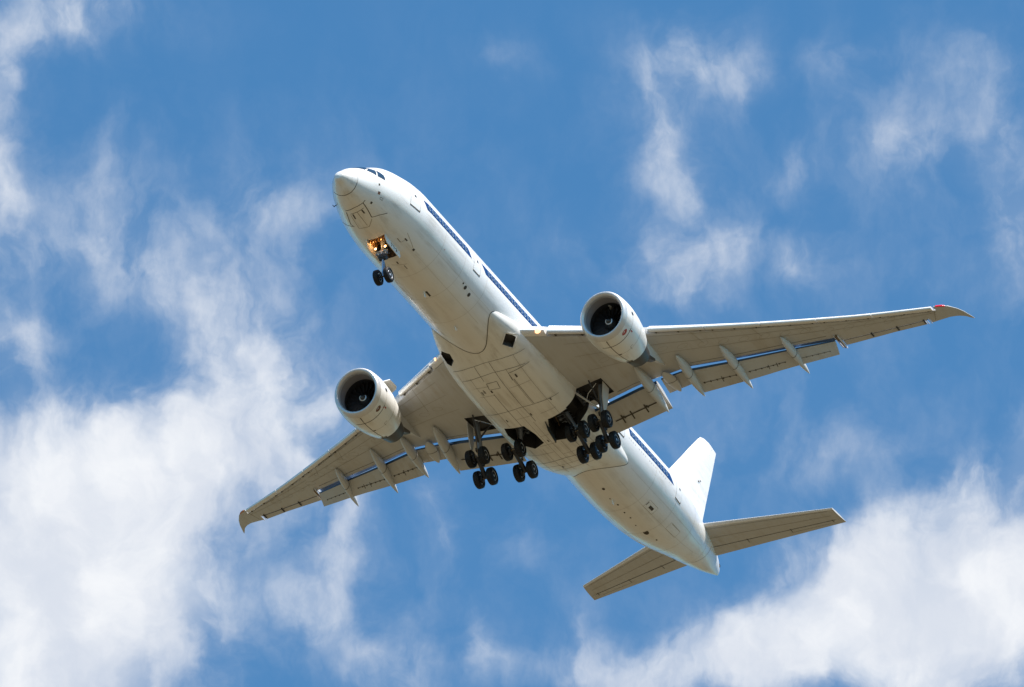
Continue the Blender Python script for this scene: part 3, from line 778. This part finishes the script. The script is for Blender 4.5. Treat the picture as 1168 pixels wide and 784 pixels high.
    # canoe fairings over the flap tracks
    for (xa, ya, za, xb, yb, zb, hw, dp) in ((31.1, 8.45, -1.62, 36.25, 8.8, -2.72, .36, 1.15), (31.8, 11.6, -1.17, 36.6, 11.64, -1.95, .32, 1.04), (32.9, 14.7, -.60, 38.0, 14.97, -1.45, .30, .98), (35.0, 18.75, .16, 39.35, 19.04, -.56, .27, .88), (33.0, 9.95, -1.42, 35.5, 10.2, -1.72, .46, .42)):
        g = MB([M['fair']]); rings = []; n = 22
        for i in range(n + 1):
            q = i / n; w_ = hw * math.sin(PI * min(1, q ** .85)) ** .72 if 0 < q < 1 else .01
            w_ = max(w_, .012); hd = dp * w_ / hw
            x, y = xa + (xb - xa) * q, ya + (yb - ya) * q
            z = za + (zb - za) * (q ** 1.15)
            zt = z + hd * .55; zbm = z - hd * .42
            rr_ = []
            for k in range(16):
                th = 2 * PI * k / 16; cz = (zt + zbm) / 2
                rr_.append((x, y + w_ * cos(th), cz + (zt - zbm) / 2 * sin(th)))
            rings.append(rr_)
        g.loft(mir(rings, s), M['fair'])
        # the joint between its fixed and its moving half
        xj = .47; i = int(n * xj); rj = mir([rings[i]], s)[0]
        g.ribbon([rj[k % 16] for k in range(17)], .05, L, lambda p, c=(sum(p[1] for p in rj) / 16, sum(p[2] for p in rj) / 16): (0, p[1] - c[0], p[2] - c[1]), .012)
        part('flap_track_fairing', g, wing)
    # lamps
    g = MB([M['lamp2']]); yl = 4.35 if s > 0 else 4.1; p = wsec(yl, XLE(yl), False); q_ = 1 if s > 0 else .45
    g.lathe((p[0] + .05, p[1] * s, p[2] - .02), 'x', [(-.16, .05 * q_), (-.12, .17 * q_), (0, .26 * q_), (.1, .24 * q_)], M['lamp2'], 16)
    part('landing_light', g, wing)
    g = MB([M['redlens']]); rings = []
    for y in (29.25, 29.45, 29.65, 29.8):
        r = ring(y, XLE(y), XLE(y) + .10, 6); c0 = XLE(y); rings.append([(p[0] - .03, p[1], p[2] + (.02 if k < 7 else -.02)) for k, p in enumerate(r)])
    g.loft(mir(rings, s), M['redlens'] if s > 0 else M['amber'])
    part('navigation_light', g, wing)
    return wing
wing_p = build_wing(1)
wing_s = build_wing(-1)

# ------------------------------------------------------------------ engines
EX, EZ = 22.20, -3.14
def droop(g, c):
    """cant the intake plane downwards, fading out towards the nozzle"""
    out = []
    for v in g.v:
        a = -v[0] - c[0]; t = 11.0 * max(0, min(1, 1 - (a - .6) / 3.2)); out.append((v[0] + (v[2] - c[2]) * math.tan(R(t)), v[1], v[2]))
    g.v = out
def build_engine(s):
    c = (EX, 10.3 * s, EZ + .15 * s)
    g = MB([M['nac']])
    prof = [(.34, 1.925), (.6, 1.96), (1.0, 1.99), (1.6, 1.99), (2.2, 1.94), (2.8, 1.86), (3.5, 1.73), (4.1, 1.57), (4.65, 1.38)]
    g.lathe(c, 'x', prof, M['nac'], 64, (False, False))
    g.lathe(c, 'x', [(4.65, 1.38), (4.66, 1.33), (4.2, 1.34), (3.2, 1.40)], M['core'], 64, (False, False))
    g.lathe(c, 'x', [(.34, 1.50), (.7, 1.49), (1.02, 1.50)], M['duct'], 64, (False, False))
    g.lathe(c, 'x', [(1.02, 1.53), (1.3, 1.56), (1.9, 1.56)], M['dark'], 64, (False, False))
    g.lathe(c, 'x', [(1.02, 1.50), (1.02, 1.53)], M['lip'], 64, (False, False))
    L, S = M['line'], M['soft']
    rad = lin([(a, r) for a, r in prof])
    def nl(pts, w_, m, off=.009):
        out = []
        for (x0, t0), (x1, t1) in zip(pts, pts[1:]):
            n = max(2, int(max(abs(x1 - x0) / .2, abs(t1 - t0) / 5)))
            for k in range(n): out.append((x0 + (x1 - x0) * k / n, t0 + (t1 - t0) * k / n))
        out.append(pts[-1])
        P = [(c[0] + x, c[1] + rad(x) * cos(R(t)), c[2] + rad(x) * sin(R(t))) for x, t in out]
        g.ribbon(P, w_, m, lambda p: (0, p[1] - c[1], p[2] - c[2]), off)
    nl([(1.25, -112), (1.2, -95), (1.15, -30)], .055, L); nl([(1.15, -30), (1.15, 60)], .02, S)
    nl([(.4, -92), (4.6, -90)], .05, L); nl([(2.7, -90), (2.72, -84)], .12, L); nl([(.4, -91), (.9, -91)], .03, L)
    nl([(4.4, -96), (4.6, -96), (4.6, -84), (4.4, -84)], .2, L)
    nl([(2.75, -150), (2.7, -20), (2.75, 60)], .02, S)
    nl([(2.5, -58), (2.9, -58)], .03, S); nl([(2.5, -58), (2.5, -50)], .03, S)
    nl([(1.25, -33), (1.5, -33)], .10, M['red']); nl([(1.05, -36), (1.2, -36)], .05, M['red'])
    def oval(x, t, rx, ry, m):
        P = []
        for k in range(20):
            a = 2 * PI * k / 20; xx = x + rx * cos(a); tt = R(t) + ry / rad(xx) * sin(a); r = rad(xx) + .012
            P.append((c[0] + xx, c[1] + r * cos(tt), c[2] + r * sin(tt)))
        g.add(P, [list(range(20))], m)
    oval(.72, -46, .17, .28, M['red'] if s > 0 else M['brown']); oval(1.1, 4, .16, .15, M['core'])
    droop(g, c)
    e = part('engine', g, label=('port engine' if s > 0 else 'starboard engine'), angle=40, fix=True)
    g = MB([M['lip']])
    g.lathe(c, 'x', [(.335, 1.922), (.22, 1.895), (.12, 1.865), (.03, 1.81), (-.02, 1.745), (-.03, 1.69), (.0, 1.62), (.07, 1.56), (.18, 1.52), (.335, 1.503)], M['lip'], 64, (False, False))
    droop(g, c); part('intake_lip', g, e, 60)
    # fan: 22 twisted wide chord blades and a spinner
    g = MB([M['fan']])
    g.lathe(c, 'x', [(1.85, 1.55), (1.86, .3)], M['bay'], 48, (False, False))
    for k in range(22):
        a = 2 * PI * k / 22; rr_ = []
        for r_, tw, ch in ((.42, 25, .34), (.8, 40, .42), (1.2, 54, .46), (1.53, 62, .42)):
            rg = []
            for u, v in ((-.5, 0), (0, .035), (.5, 0), (0, -.025)):
                ax = u * ch * cos(R(tw)) - v * sin(R(tw)); tg = u * ch * sin(R(tw)) + v * cos(R(tw))
                rg.append((c[0] + 1.55 + ax, c[1] + r_ * cos(a) - tg * sin(a), c[2] + r_ * sin(a) + tg * cos(a)))
            rr_.append(rg)
        g.loft(rr_, M['fan'])
    droop(g, c); part('fan', g, e)
    g = MB([M['core']])
    sp = [(.80, .01), (.84, .08), (.95, .19), (1.1, .30), (1.3, .41), (1.45, .46)]
    g.lathe(c, 'x', sp, M['core'], 28)
    srad = lin(sp); P = []
    for k in range(26):                              # white comma painted on the spinner
        q = k / 25; x = .86 + .22 * q; th = R(120 + 280 * q); r = srad(x) + .012
        P.append((c[0] + x, c[1] + r * cos(th), c[2] + r * sin(th)))
    g.ribbon(P, .075, M['lip'], lambda p: (-.6, p[1] - c[1], p[2] - c[2]), .01)
    droop(g, c); part('spinner', g, e)
    g = MB([M['core']])
    g.lathe(c, 'x', [(3.2, 1.30), (4.2, 1.22), (5.0, 1.10), (5.7, .95), (6.2, .84), (6.2, .78), (5.5, .78)], M['core'], 40, (False, False))
    g.lathe(c, 'x', [(5.4, .56), (6.1, .5), (6.6, .32), (7.0, .08)], M['dark'], 28)
    part('exhaust_nozzle', g, e)
    # pylon
    g = MB([M['fair']]); y = 10.3
    st = [(23.3, -1.25, -1.45, .10), (24.0, -.95, -1.6, .20), (25.2, -.72, -2.0, .27), (26.4, -.72, -2.3, .30), (27.5, -.74, -2.55, .30), (28.6, -.75, -2.5, .28), (30.0, -.8, -2.12, .24), (31.4, -.9, -1.66, .15), (32.6, -1.0, -1.2, .05)]
    rings = []
    for x, zt, zb_, hw in st:
        rings.append([(x, y * s - hw, zt), (x, y * s + hw, zt), (x, y * s + hw, (zt + zb_) / 2), (x, y * s + hw * .75, zb_ + .04), (x, y * s, zb_), (x, y * s - hw * .75, zb_ + .04), (x, y * s - hw, (zt + zb_) / 2)])
    g.loft(rings, M['fair'])
    g.loft([[(x, y * s - h_, zt), (x, y * s + h_, zt), (x, y * s + h_, zb_), (x, y * s - h_, zb_)] for x, zt, zb_, h_ in ((26.6, -2.3, -3.0, .34), (28.2, -2.45, -2.95, .33), (29.6, -2.15, -2.55, .27), (30.6, -1.85, -2.05, .2))], M['core'])
    part('pylon', g, e)
    # inboard chine
    g = MB([M['nac']]); th = R(38 if s < 0 else 142)
    def cp(x, r): return Vector((c[0] + x, c[1] + r * cos(th), c[2] + r * sin(th)))
    tn = Vector((0, -sin(th), cos(th))) * .04
    o_ = [cp(1.3, rad(1.3) - .05), cp(1.75, rad(1.7) + .48), cp(2.7, rad(2.7) + .62), cp(2.95, rad(2.95) + .5), cp(2.9, rad(2.9) - .05)]
    g.loft([[tuple(p + tn) for p in o_], [tuple(p - tn) for p in o_]], M['nac'])
    part('strake', g, e)
    return e
build_engine(1); build_engine(-1)

# ------------------------------------------------------------------ tail
def surf3(le0, te0, le1, te1, t0, t1, n=8, ns=6, tip=None):
    """rings of a tail surface between a root and a tip chord (x, y, z)"""
    out = []
    for i in range(ns + 1):
        q = i / ns
        a = Vector(le0).lerp(Vector(le1), q); b = Vector(te0).lerp(Vector(te1), q); out.append((a, b, t0 + (t1 - t0) * q))
    return out
def foil3(a, b, t, up, q0=0., q1=1., n=10):
    c = (b - a).length; fr = [q0 + (q1 - q0) * (1 - cos(PI * k / n)) / 2 for k in range(n + 1)]; U_, L_ = [], []
    for q in fr:
        yt = 5 * t * c * (.2969 * math.sqrt(q) - .126 * q - .3516 * q * q + .2843 * q ** 3 - .1030 * q ** 4)
        p = a.lerp(b, q); U_.append(tuple(p + up * yt)); L_.append(tuple(p - up * yt))
    return U_[::-1] + L_
def build_stab(s):
    dz = .24 * s
    sec = surf3((55.75, .9, 1.35), (60.3, .5, 1.35), (60.25, 10.62, 2.35 + dz), (62.45, 10.75, 2.37 + dz), .10, .08)
    up = Vector((0, -.1, 1)).normalized()
    g = MB([M['grey']])
    g.loft(mir([foil3(a, b, t, up, 0, .70) for a, b, t in sec], s), M['grey'])
    a, b, t = sec[-1]
    st = part('horizontal_stabilizer', g)
    e = MB([M['grey']]); e.loft(mir([foil3(a, b, t, up, .71, 1, 6) for a, b, t in sec[:]], s), M['grey'])
    def lowp(q, r):
        i = min(len(sec) - 2, int(q * (len(sec) - 1))); f_ = q * (len(sec) - 1) - i
        a = sec[i][0].lerp(sec[i + 1][0], f_); b = sec[i][1].lerp(sec[i + 1][1], f_); t = sec[i][2]; c = (b - a).length
        yt = 5 * t * c * (.2969 * math.sqrt(r) - .126 * r - .3516 * r * r + .2843 * r ** 3 - .1030 * r ** 4)
        p = a.lerp(b, r) - up * yt; return (p.x, p.y * s, p.z)
    L = M['line']
    for q in (.30, .62, .93): e.ribbon([lowp(q, .66), lowp(q, .82)], .04, L, (0, 0, -1), .02)
    e.ribbon([lowp(.6, .84), lowp(.9, .86)], .025, M['soft'], (0, 0, -1), .014)
    part('elevator', e, st)
    l = MB([M['lead']])
    nr = [[(p[0] - .012, p[1], p[2] + (.012 if k < 10 else -.012)) for k, p in enumerate(foil3(a, b, t, up, 0, .07, 6))] for a, b, t in sec]
    l.loft(mir(nr, s), M['lead']); part('leading_edge', l, st)
    d = MB([L]); d.ribbon([lowp(k / 20, .12) for k in range(20)], .03, M['soft'], (0, 0, -1), .012); d.ribbon([lowp(k / 20, .40) for k in range(20)], .03, M['soft'], (0, 0, -1), .012)
    d.ribbon([lowp(k / 20, .695) for k in range(20)], .05, L, (0, 0, -1), .012)
    part('panel_seam', d, st)
    return st
build_stab(1); build_stab(-1)
def build_fin():
    Y = Vector((0, 1, 0))
    secs = []
    for z, xl, xt in ((2.5, 51.2, 58.9), (4, 52.45, 59.4), (6, 54.15, 60.05), (8, 55.87, 60.7), (10, 57.55, 61.35), (11.6, 58.95, 61.85), (11.95, 59.3, 61.96), (12.15, 59.8, 61.98), (12.25, 60.5, 61.9)):
        secs.append((Vector((xl, 0, z)), Vector((xt, 0, z if z < 11.9 else min(z, 12.05))), .095 if z < 11.9 else .06))
    g = MB([M['white']]); g.loft([foil3(a, b, t, Y, 0, .70) for a, b, t in secs], M['white'])
    # dorsal fillet
    g.loft([[(47.5 + q * 5, .03 + q * .25, 3.0), (47.5 + q * 5, 0, 3.06 + q * q * 1.3), (47.5 + q * 5, -.03 - q * .25, 3.0)] for q in (0, .25, .5, .75, 1)], M['white'])
    f = part('vertical_fin', g)
    r = MB([M['white']]); r.loft([foil3(a, b, t, Y, .705, 1, 6) for a, b, t in secs], M['white'])
    for s_ in (1, -1):
        for z, q in ((7.3, .62), (7.5, .66)):
            a = Vector((54.15, 0, 6)).lerp(Vector((57.55, 0, 10)), (z - 6) / 4); b = Vector((60.05, 0, 6)).lerp(Vector((61.35, 0, 10)), (z - 6) / 4)
            p = a.lerp(b, q); r.box((p.x, s_ * .22, p.z), (.16, .03, .08), M['dark'])
        r.ribbon([tuple(a.lerp(b, .70) + Vector((0, s_ * 5 * t * (b - a).length * .0375, 0))) for a, b, t in secs[1:7]], .035, M['soft'], (0, s_, 0), .03)
    part('rudder', r, f)
    l = MB([M['lead']])
    l.loft([[(p[0] - .012, p[1] + (.012 if k < 8 else -.012), p[2]) for k, p in enumerate(foil3(a, b, t, Y, 0, .06, 6))] for a, b, t in secs[:6]], M['lead'])
    part('leading_edge', l, f)
build_fin()

# ------------------------------------------------------------------ landing gear
def wheel_mesh(r, w_, white=False):
    g = MB([M['rubber']]); h = w_ / 2
    g.lathe((0, 0, 0), 'y', [(-h * .72, r * .56), (-h * .98, r * .66), (-h, r * .78), (-h * .88, r * .90), (-h * .62, r * .975), (-h * .3, r), (h * .3, r), (h * .62, r * .975), (h * .88, r * .90), (h, r * .78), (h * .98, r * .66), (h * .72, r * .56)], M['rubber'], 36, (True, True))
    for y in (-.38, -.13, .13, .38):                # tread grooves
        g.lathe((0, y * w_ * .8, 0), 'y', [(-.008, r * 1.0), (-.008, r * 1.004), (.008, r * 1.004), (.008, r * 1.0)], M['bay'], 36, (False, False))
    for s in (-1, 1):
        rm = M['bright'] if white else M['rim']
        g.lathe((0, 0, 0), 'y', [(s * h * .73, r * .55), (s * h * .80, r * .52), (s * h * .70, r * .48), (s * h * .55, r * .30), (s * h * .66, r * .24), (s * h * .72, r * .14), (s * h * .73, .01)], rm, 28, (False, False))
        for k in range(9):
            a = 2 * PI * k / 9; g.box((cos(a) * r * .385, s * h * .64, sin(a) * r * .385), (.06, .03, .06), M['bay'])
    return g.mesh('wheel', 40)
def place_wheel(me, parent, p):
    o = part('wheel', me, parent); o.location = P3(p); return o
WM = wheel_mesh(.69, .50)
WN = wheel_mesh(.60, .42, True)
def main_gear(yf, s, F, Rr, top, bay_side):
    """F, Rr = (x, z) of the front and rear axle; top = pivot in the bay"""
    y = yf * s; g = MB([M['strut']])
    mx, mz = (F[0] + Rr[0]) / 2, (F[1] + Rr[1]) / 2
    tp = (top[0], top[1] * s, top[2]); md = (mx, y, mz + .12)
    mid = tuple(Vector(tp).lerp(Vector(md), .62))
    g.tube(tp, mid, .23, .21, M['strut']); g.tube(mid, md, .13, .13, M['chrome'])
    g.lathe((mid[0], mid[1], mid[2]), 'y', [(-.28, .12), (-.26, .2), (.26, .2), (.28, .12)], M['dark'], 16)
    g.tube((F[0] - .05, y, F[1] + .02), (Rr[0] + .05, y, Rr[1] + .02), .17, .17, M['dark'])
    g.tube((F[0], y - .09, F[1] + .2), (Rr[0] - .2, y - .09, Rr[1] + .3), .045, .045, M['chrome'], 8)
    for x, z in (F, Rr):
        g.tube((x, y - .62, z), (x, y + .62, z), .095, .095, M['brass'], 12)
        for d_ in (-.26, .26): g.lathe((x, y + d_, z), 'y', [(-.09, .24), (-.08, .29), (.08, .29), (.09, .24)], M['dark'], 18)
        for d_ in (-.3, .3): g.pipe([(x, y + d_ * .5, z + .32), (x - .1, y + d_, z + .12), (x, y + d_ * 1.4, z)], .025, M['chrome'])
    # torque links, braces, hydraulic lines
    g.pipe([mid, (mx + .55, y, (mid[2] + mz) / 2 - .05), (mx + .12, y, mz + .18)], .06, M['dark'])
    up = Vector(tp).lerp(Vector(md), .42)
    g.tube(tuple(up), (tp[0] + .3, tp[1] - s * bay_side, tp[2] + .1), .075, .06, M['dark'], 10)
    g.tube(tuple(Vector(tp).lerp(Vector(md), .55)), (tp[0] - 1.5, tp[1] - s * .25 * bay_side, tp[2] + .05), .07, .06, M['dark'], 10)
    g.pipe([(tp[0] + .2, tp[1] + .12, tp[2]), (mid[0] + .26, mid[1] + .12, mid[2] + .3), (mx + .2, y + .1, mz + .3)], .022, M['bay'])
    g.pipe([(tp[0] - .2, tp[1] - .1, tp[2]), (mid[0] - .26, mid[1] - .1, mid[2] + .2), (mx - .22, y - .1, mz + .25)], .022, M['brass'])
    g.box((mx + .1, y, mz + .32), (.3, .34, .2), M['dark'])
    gp = part('main_landing_gear', g)
    for x, z in (F, Rr):
        for d_ in (-.55, .55): place_wheel(WM, gp, (x, y + d_, z))
    return gp, tp, mid
for s in (1, -1):
    gp, tp, mid = main_gear(5.15, s, (31.98, -4.95), (33.28, -6.05), (31.9, 5.2, -1.75), 1.5)
    # door plate carried on the outboard side of the strut
    d = MB([M['fair']]); yy = 5.15 * s
    o_ = [(31.35, -1.9), (32.35, -1.95), (32.3, -3.3), (32.05, -4.15), (31.75, -4.2), (31.4, -3.2)]
    d.loft([[(x, yy + s * (.42 + .1 * (z + 4) / 2), z) for x, z in o_], [(x, yy + s * (.48 + .1 * (z + 4) / 2), z) for x, z in o_]], M['fair'])
    part('gear_door', d, gp)
    if s > 0:
        b = MB([M['fair']]); b.tube((31.15, 3.5, -2.35), (32.0, 5.05, -3.75), .085, .06, M['fair'], 10); part('side_brace', b, gp)
    gp2, tp, mid = main_gear(2.68, s, (33.1, -4.40), (35.05, -5.15), (32.7, 1.9, -2.7), .6)
    d = MB([M['belly']]); a = 1 if s > 0 else -1
    # belly door standing open along the keel
    d.loft([[(x, a * (.62 + dy), z) for x, dy, z in ((31.35, .22, -4.0), (33.9, -.14, -4.0), (33.6, -.02, -4.5), (31.9, .2, -4.5))], [(x, a * (.67 + dy), z) for x, dy, z in ((31.35, .22, -4.0), (33.9, -.14, -4.0), (33.6, -.02, -4.5), (31.9, .2, -4.5))]], M['bay'])
    if s > 0: part('gear_door', d, gp2)
# structure inside the wells
def nose_gear():
    g = MB([M['strut']]); x, z, = 6.82, -5.75
    tp = (6.75, 0, -2.2); mid = (6.80, 0, -4.15)
    g.tube(tp, mid, .17, .15, M['strut']); g.tube(mid, (x, 0, z), .10, .10, M['chrome'])
    g.lathe((0 + mid[0], 0, mid[2]), 'y', [(-.3, .1), (-.28, .17), (.28, .17), (.3, .1)], M['dark'], 14)
    g.box((6.8, 0, -4.05), (.45, .62, .22), M['dark'])
    g.tube((x, -.34, z), (x, .34, z), .07, .07, M['dark'], 10)
    g.pipe([(6.85, 0, -4.2), (7.25, 0, -4.9), (6.95, 0, -5.6)], .05, M['dark'])
    g.tube((6.8, .12, -3.9), (8.2, .3, -2.5), .06, .06, M['dark'], 8); g.tube((6.8, -.12, -3.9), (8.2, -.3, -2.5), .06, .06, M['dark'], 8)
    g.box((6.62, 0, -3.62), (.12, .9, .12), M['bright'])
    for k in range(7):
        g.box((6.6 + .03 * (k % 3), -.42 + .14 * k, -3.85 + .05 * (k % 2)), (.14, .09, .2), M['bright'] if k % 2 else M['strut'])
    g.pipe([(6.6, .15, -2.4), (6.55, .2, -3.4), (6.65, .12, -4.6), (6.75, .1, -5.5)], .02, M['bay'])
    for yy in (-.55, -.3, .0, .3, .55): g.tube((6.0, yy, -2.35), (6.25, yy * .9, -3.05), .035, .03, M['brass'], 6)
    gp = part('nose_landing_gear', g)
    for s in (-1, 1):
        place_wheel(WN, gp, (x, s * .43, z))
        l = MB([M['dark']]); c = (6.42, s * .40, -3.45)
        l.lathe(c, 'x', [(.16, .07), (.05, .16), (-.06, .18), (-.07, .16)], M['dark'], 18)
        l.lathe(c, 'x', [(-.055, .165), (-.07, .09)], M['lampring'], 18, (False, False)); l.lathe(c, 'x', [(-.07, .09), (-.08, .01)], M['lamp'], 18, (False, True))
        tl = part('taxi_light', l, gp)
        pd = bpy.data.lights.new('taxi_lamp', 'POINT'); pd.energy = 10; pd.color = (1, .50, .16); pd.shadow_soft_size = .08
        po = bpy.data.objects.new('taxi_lamp', pd); col.objects.link(po); po.parent = tl; po.location = P3((c[0] - .12, c[1], -2.85))
    for s in (1, -1):
        d = MB([M['white']]); o_ = [(5.75, .0), (8.05, .0), (8.15, .35), (7.95, .72), (5.95, .72), (5.72, .3)]
        zb_ = lambda x: BOT(x) + .10
        A_ = [(x, s * (.66 + .12 * h), zb_(x) - .95 * h) for x, h in o_]; B_ = [(x, s * (.72 + .12 * h), zb_(x) - .95 * h) for x, h in o_]
        if s < 0: A_ = [(x, s * (.78 + .10 * h), zb_(x) - .80 * h) for x, h in o_]; B_ = [(x, s * (.83 + .10 * h), zb_(x) - .80 * h) for x, h in o_]
        d.loft([A_, B_], M['white'])
        if s > 0:
            for x0, kind in ((6.6, 0), (6.95, 0), (7.3, 1)):                # small dark fleet characters, unreadable at this distance
                def q(x, h): return (x, .72 + .12 * h + .01, zb_(x) - .95 * h)
                d.ribbon([q(x0, .2), q(x0 + .18, .24), q(x0 + .05, .52)], .06, M['line'], (0, .8, -.6), .01)
                if kind: d.ribbon([q(x0 + .2, .5), q(x0 + .22, .25)], .06, M['line'], (0, .8, -.6), .01)
        part('gear_door', d, gp)
    # rear bay fittings, lamp glow painted into their amber
    g = MB([M['amberglow']])
    for k in range(7): g.box((5.98, -.66 + .22 * k, -2.75), (.08, .06, .7), M['amberglow'])
    for k in range(4): g.box((6.1 + .35 * k, -.72, -2.6), (.1, .1, .7), M['amberglow'])
    for k in range(6): g.tube((6.05 + .3 * k, -.66, -2.3 - .02 * k), (6.05 + .3 * k, .66, -2.3 - .02 * k), .03, .03, M['brass'], 6)
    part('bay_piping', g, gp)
nose_gear()
def well_fittings():
    for s in (1, -1):
        g = MB([M['dark']])                                      # keel side well: a rail with its valves and pipes
        g.tube((31.6, 1.35 * s, -3.0), (33.6, .95 * s, -3.0), .05, .05, M['brass'], 6)
        for k in range(5):
            x = 31.7 + .42 * k; g.tube((x, 1.25 * s, -2.98), (x + .1, 2.3 * s, -2.75), .03, .03, M['strut'], 6)
            g.box((x, (1.35 + .28 * (k % 3)) * s, -2.92), (.22, .2, .18), M['strut'])
        part('well_piping', g)
        g = MB([M['dark']])                                      # wing side well
        g.tube((31.3, 3.4 * s, -2.2), (33.0, 3.3 * s, -2.3), .09, .09, M['dark'], 8)
        g.pipe([(31.3, 5.2 * s, -1.9), (31.9, 4.2 * s, -2.2), (33.0, 3.4 * s, -2.25)], .04, M['chrome'])
        for k in range(4): g.box((31.5 + .42 * k, 3.5 * s, -2.12), (.2, .25, .2), M['strut'])
        part('well_piping', g)
well_fittings()
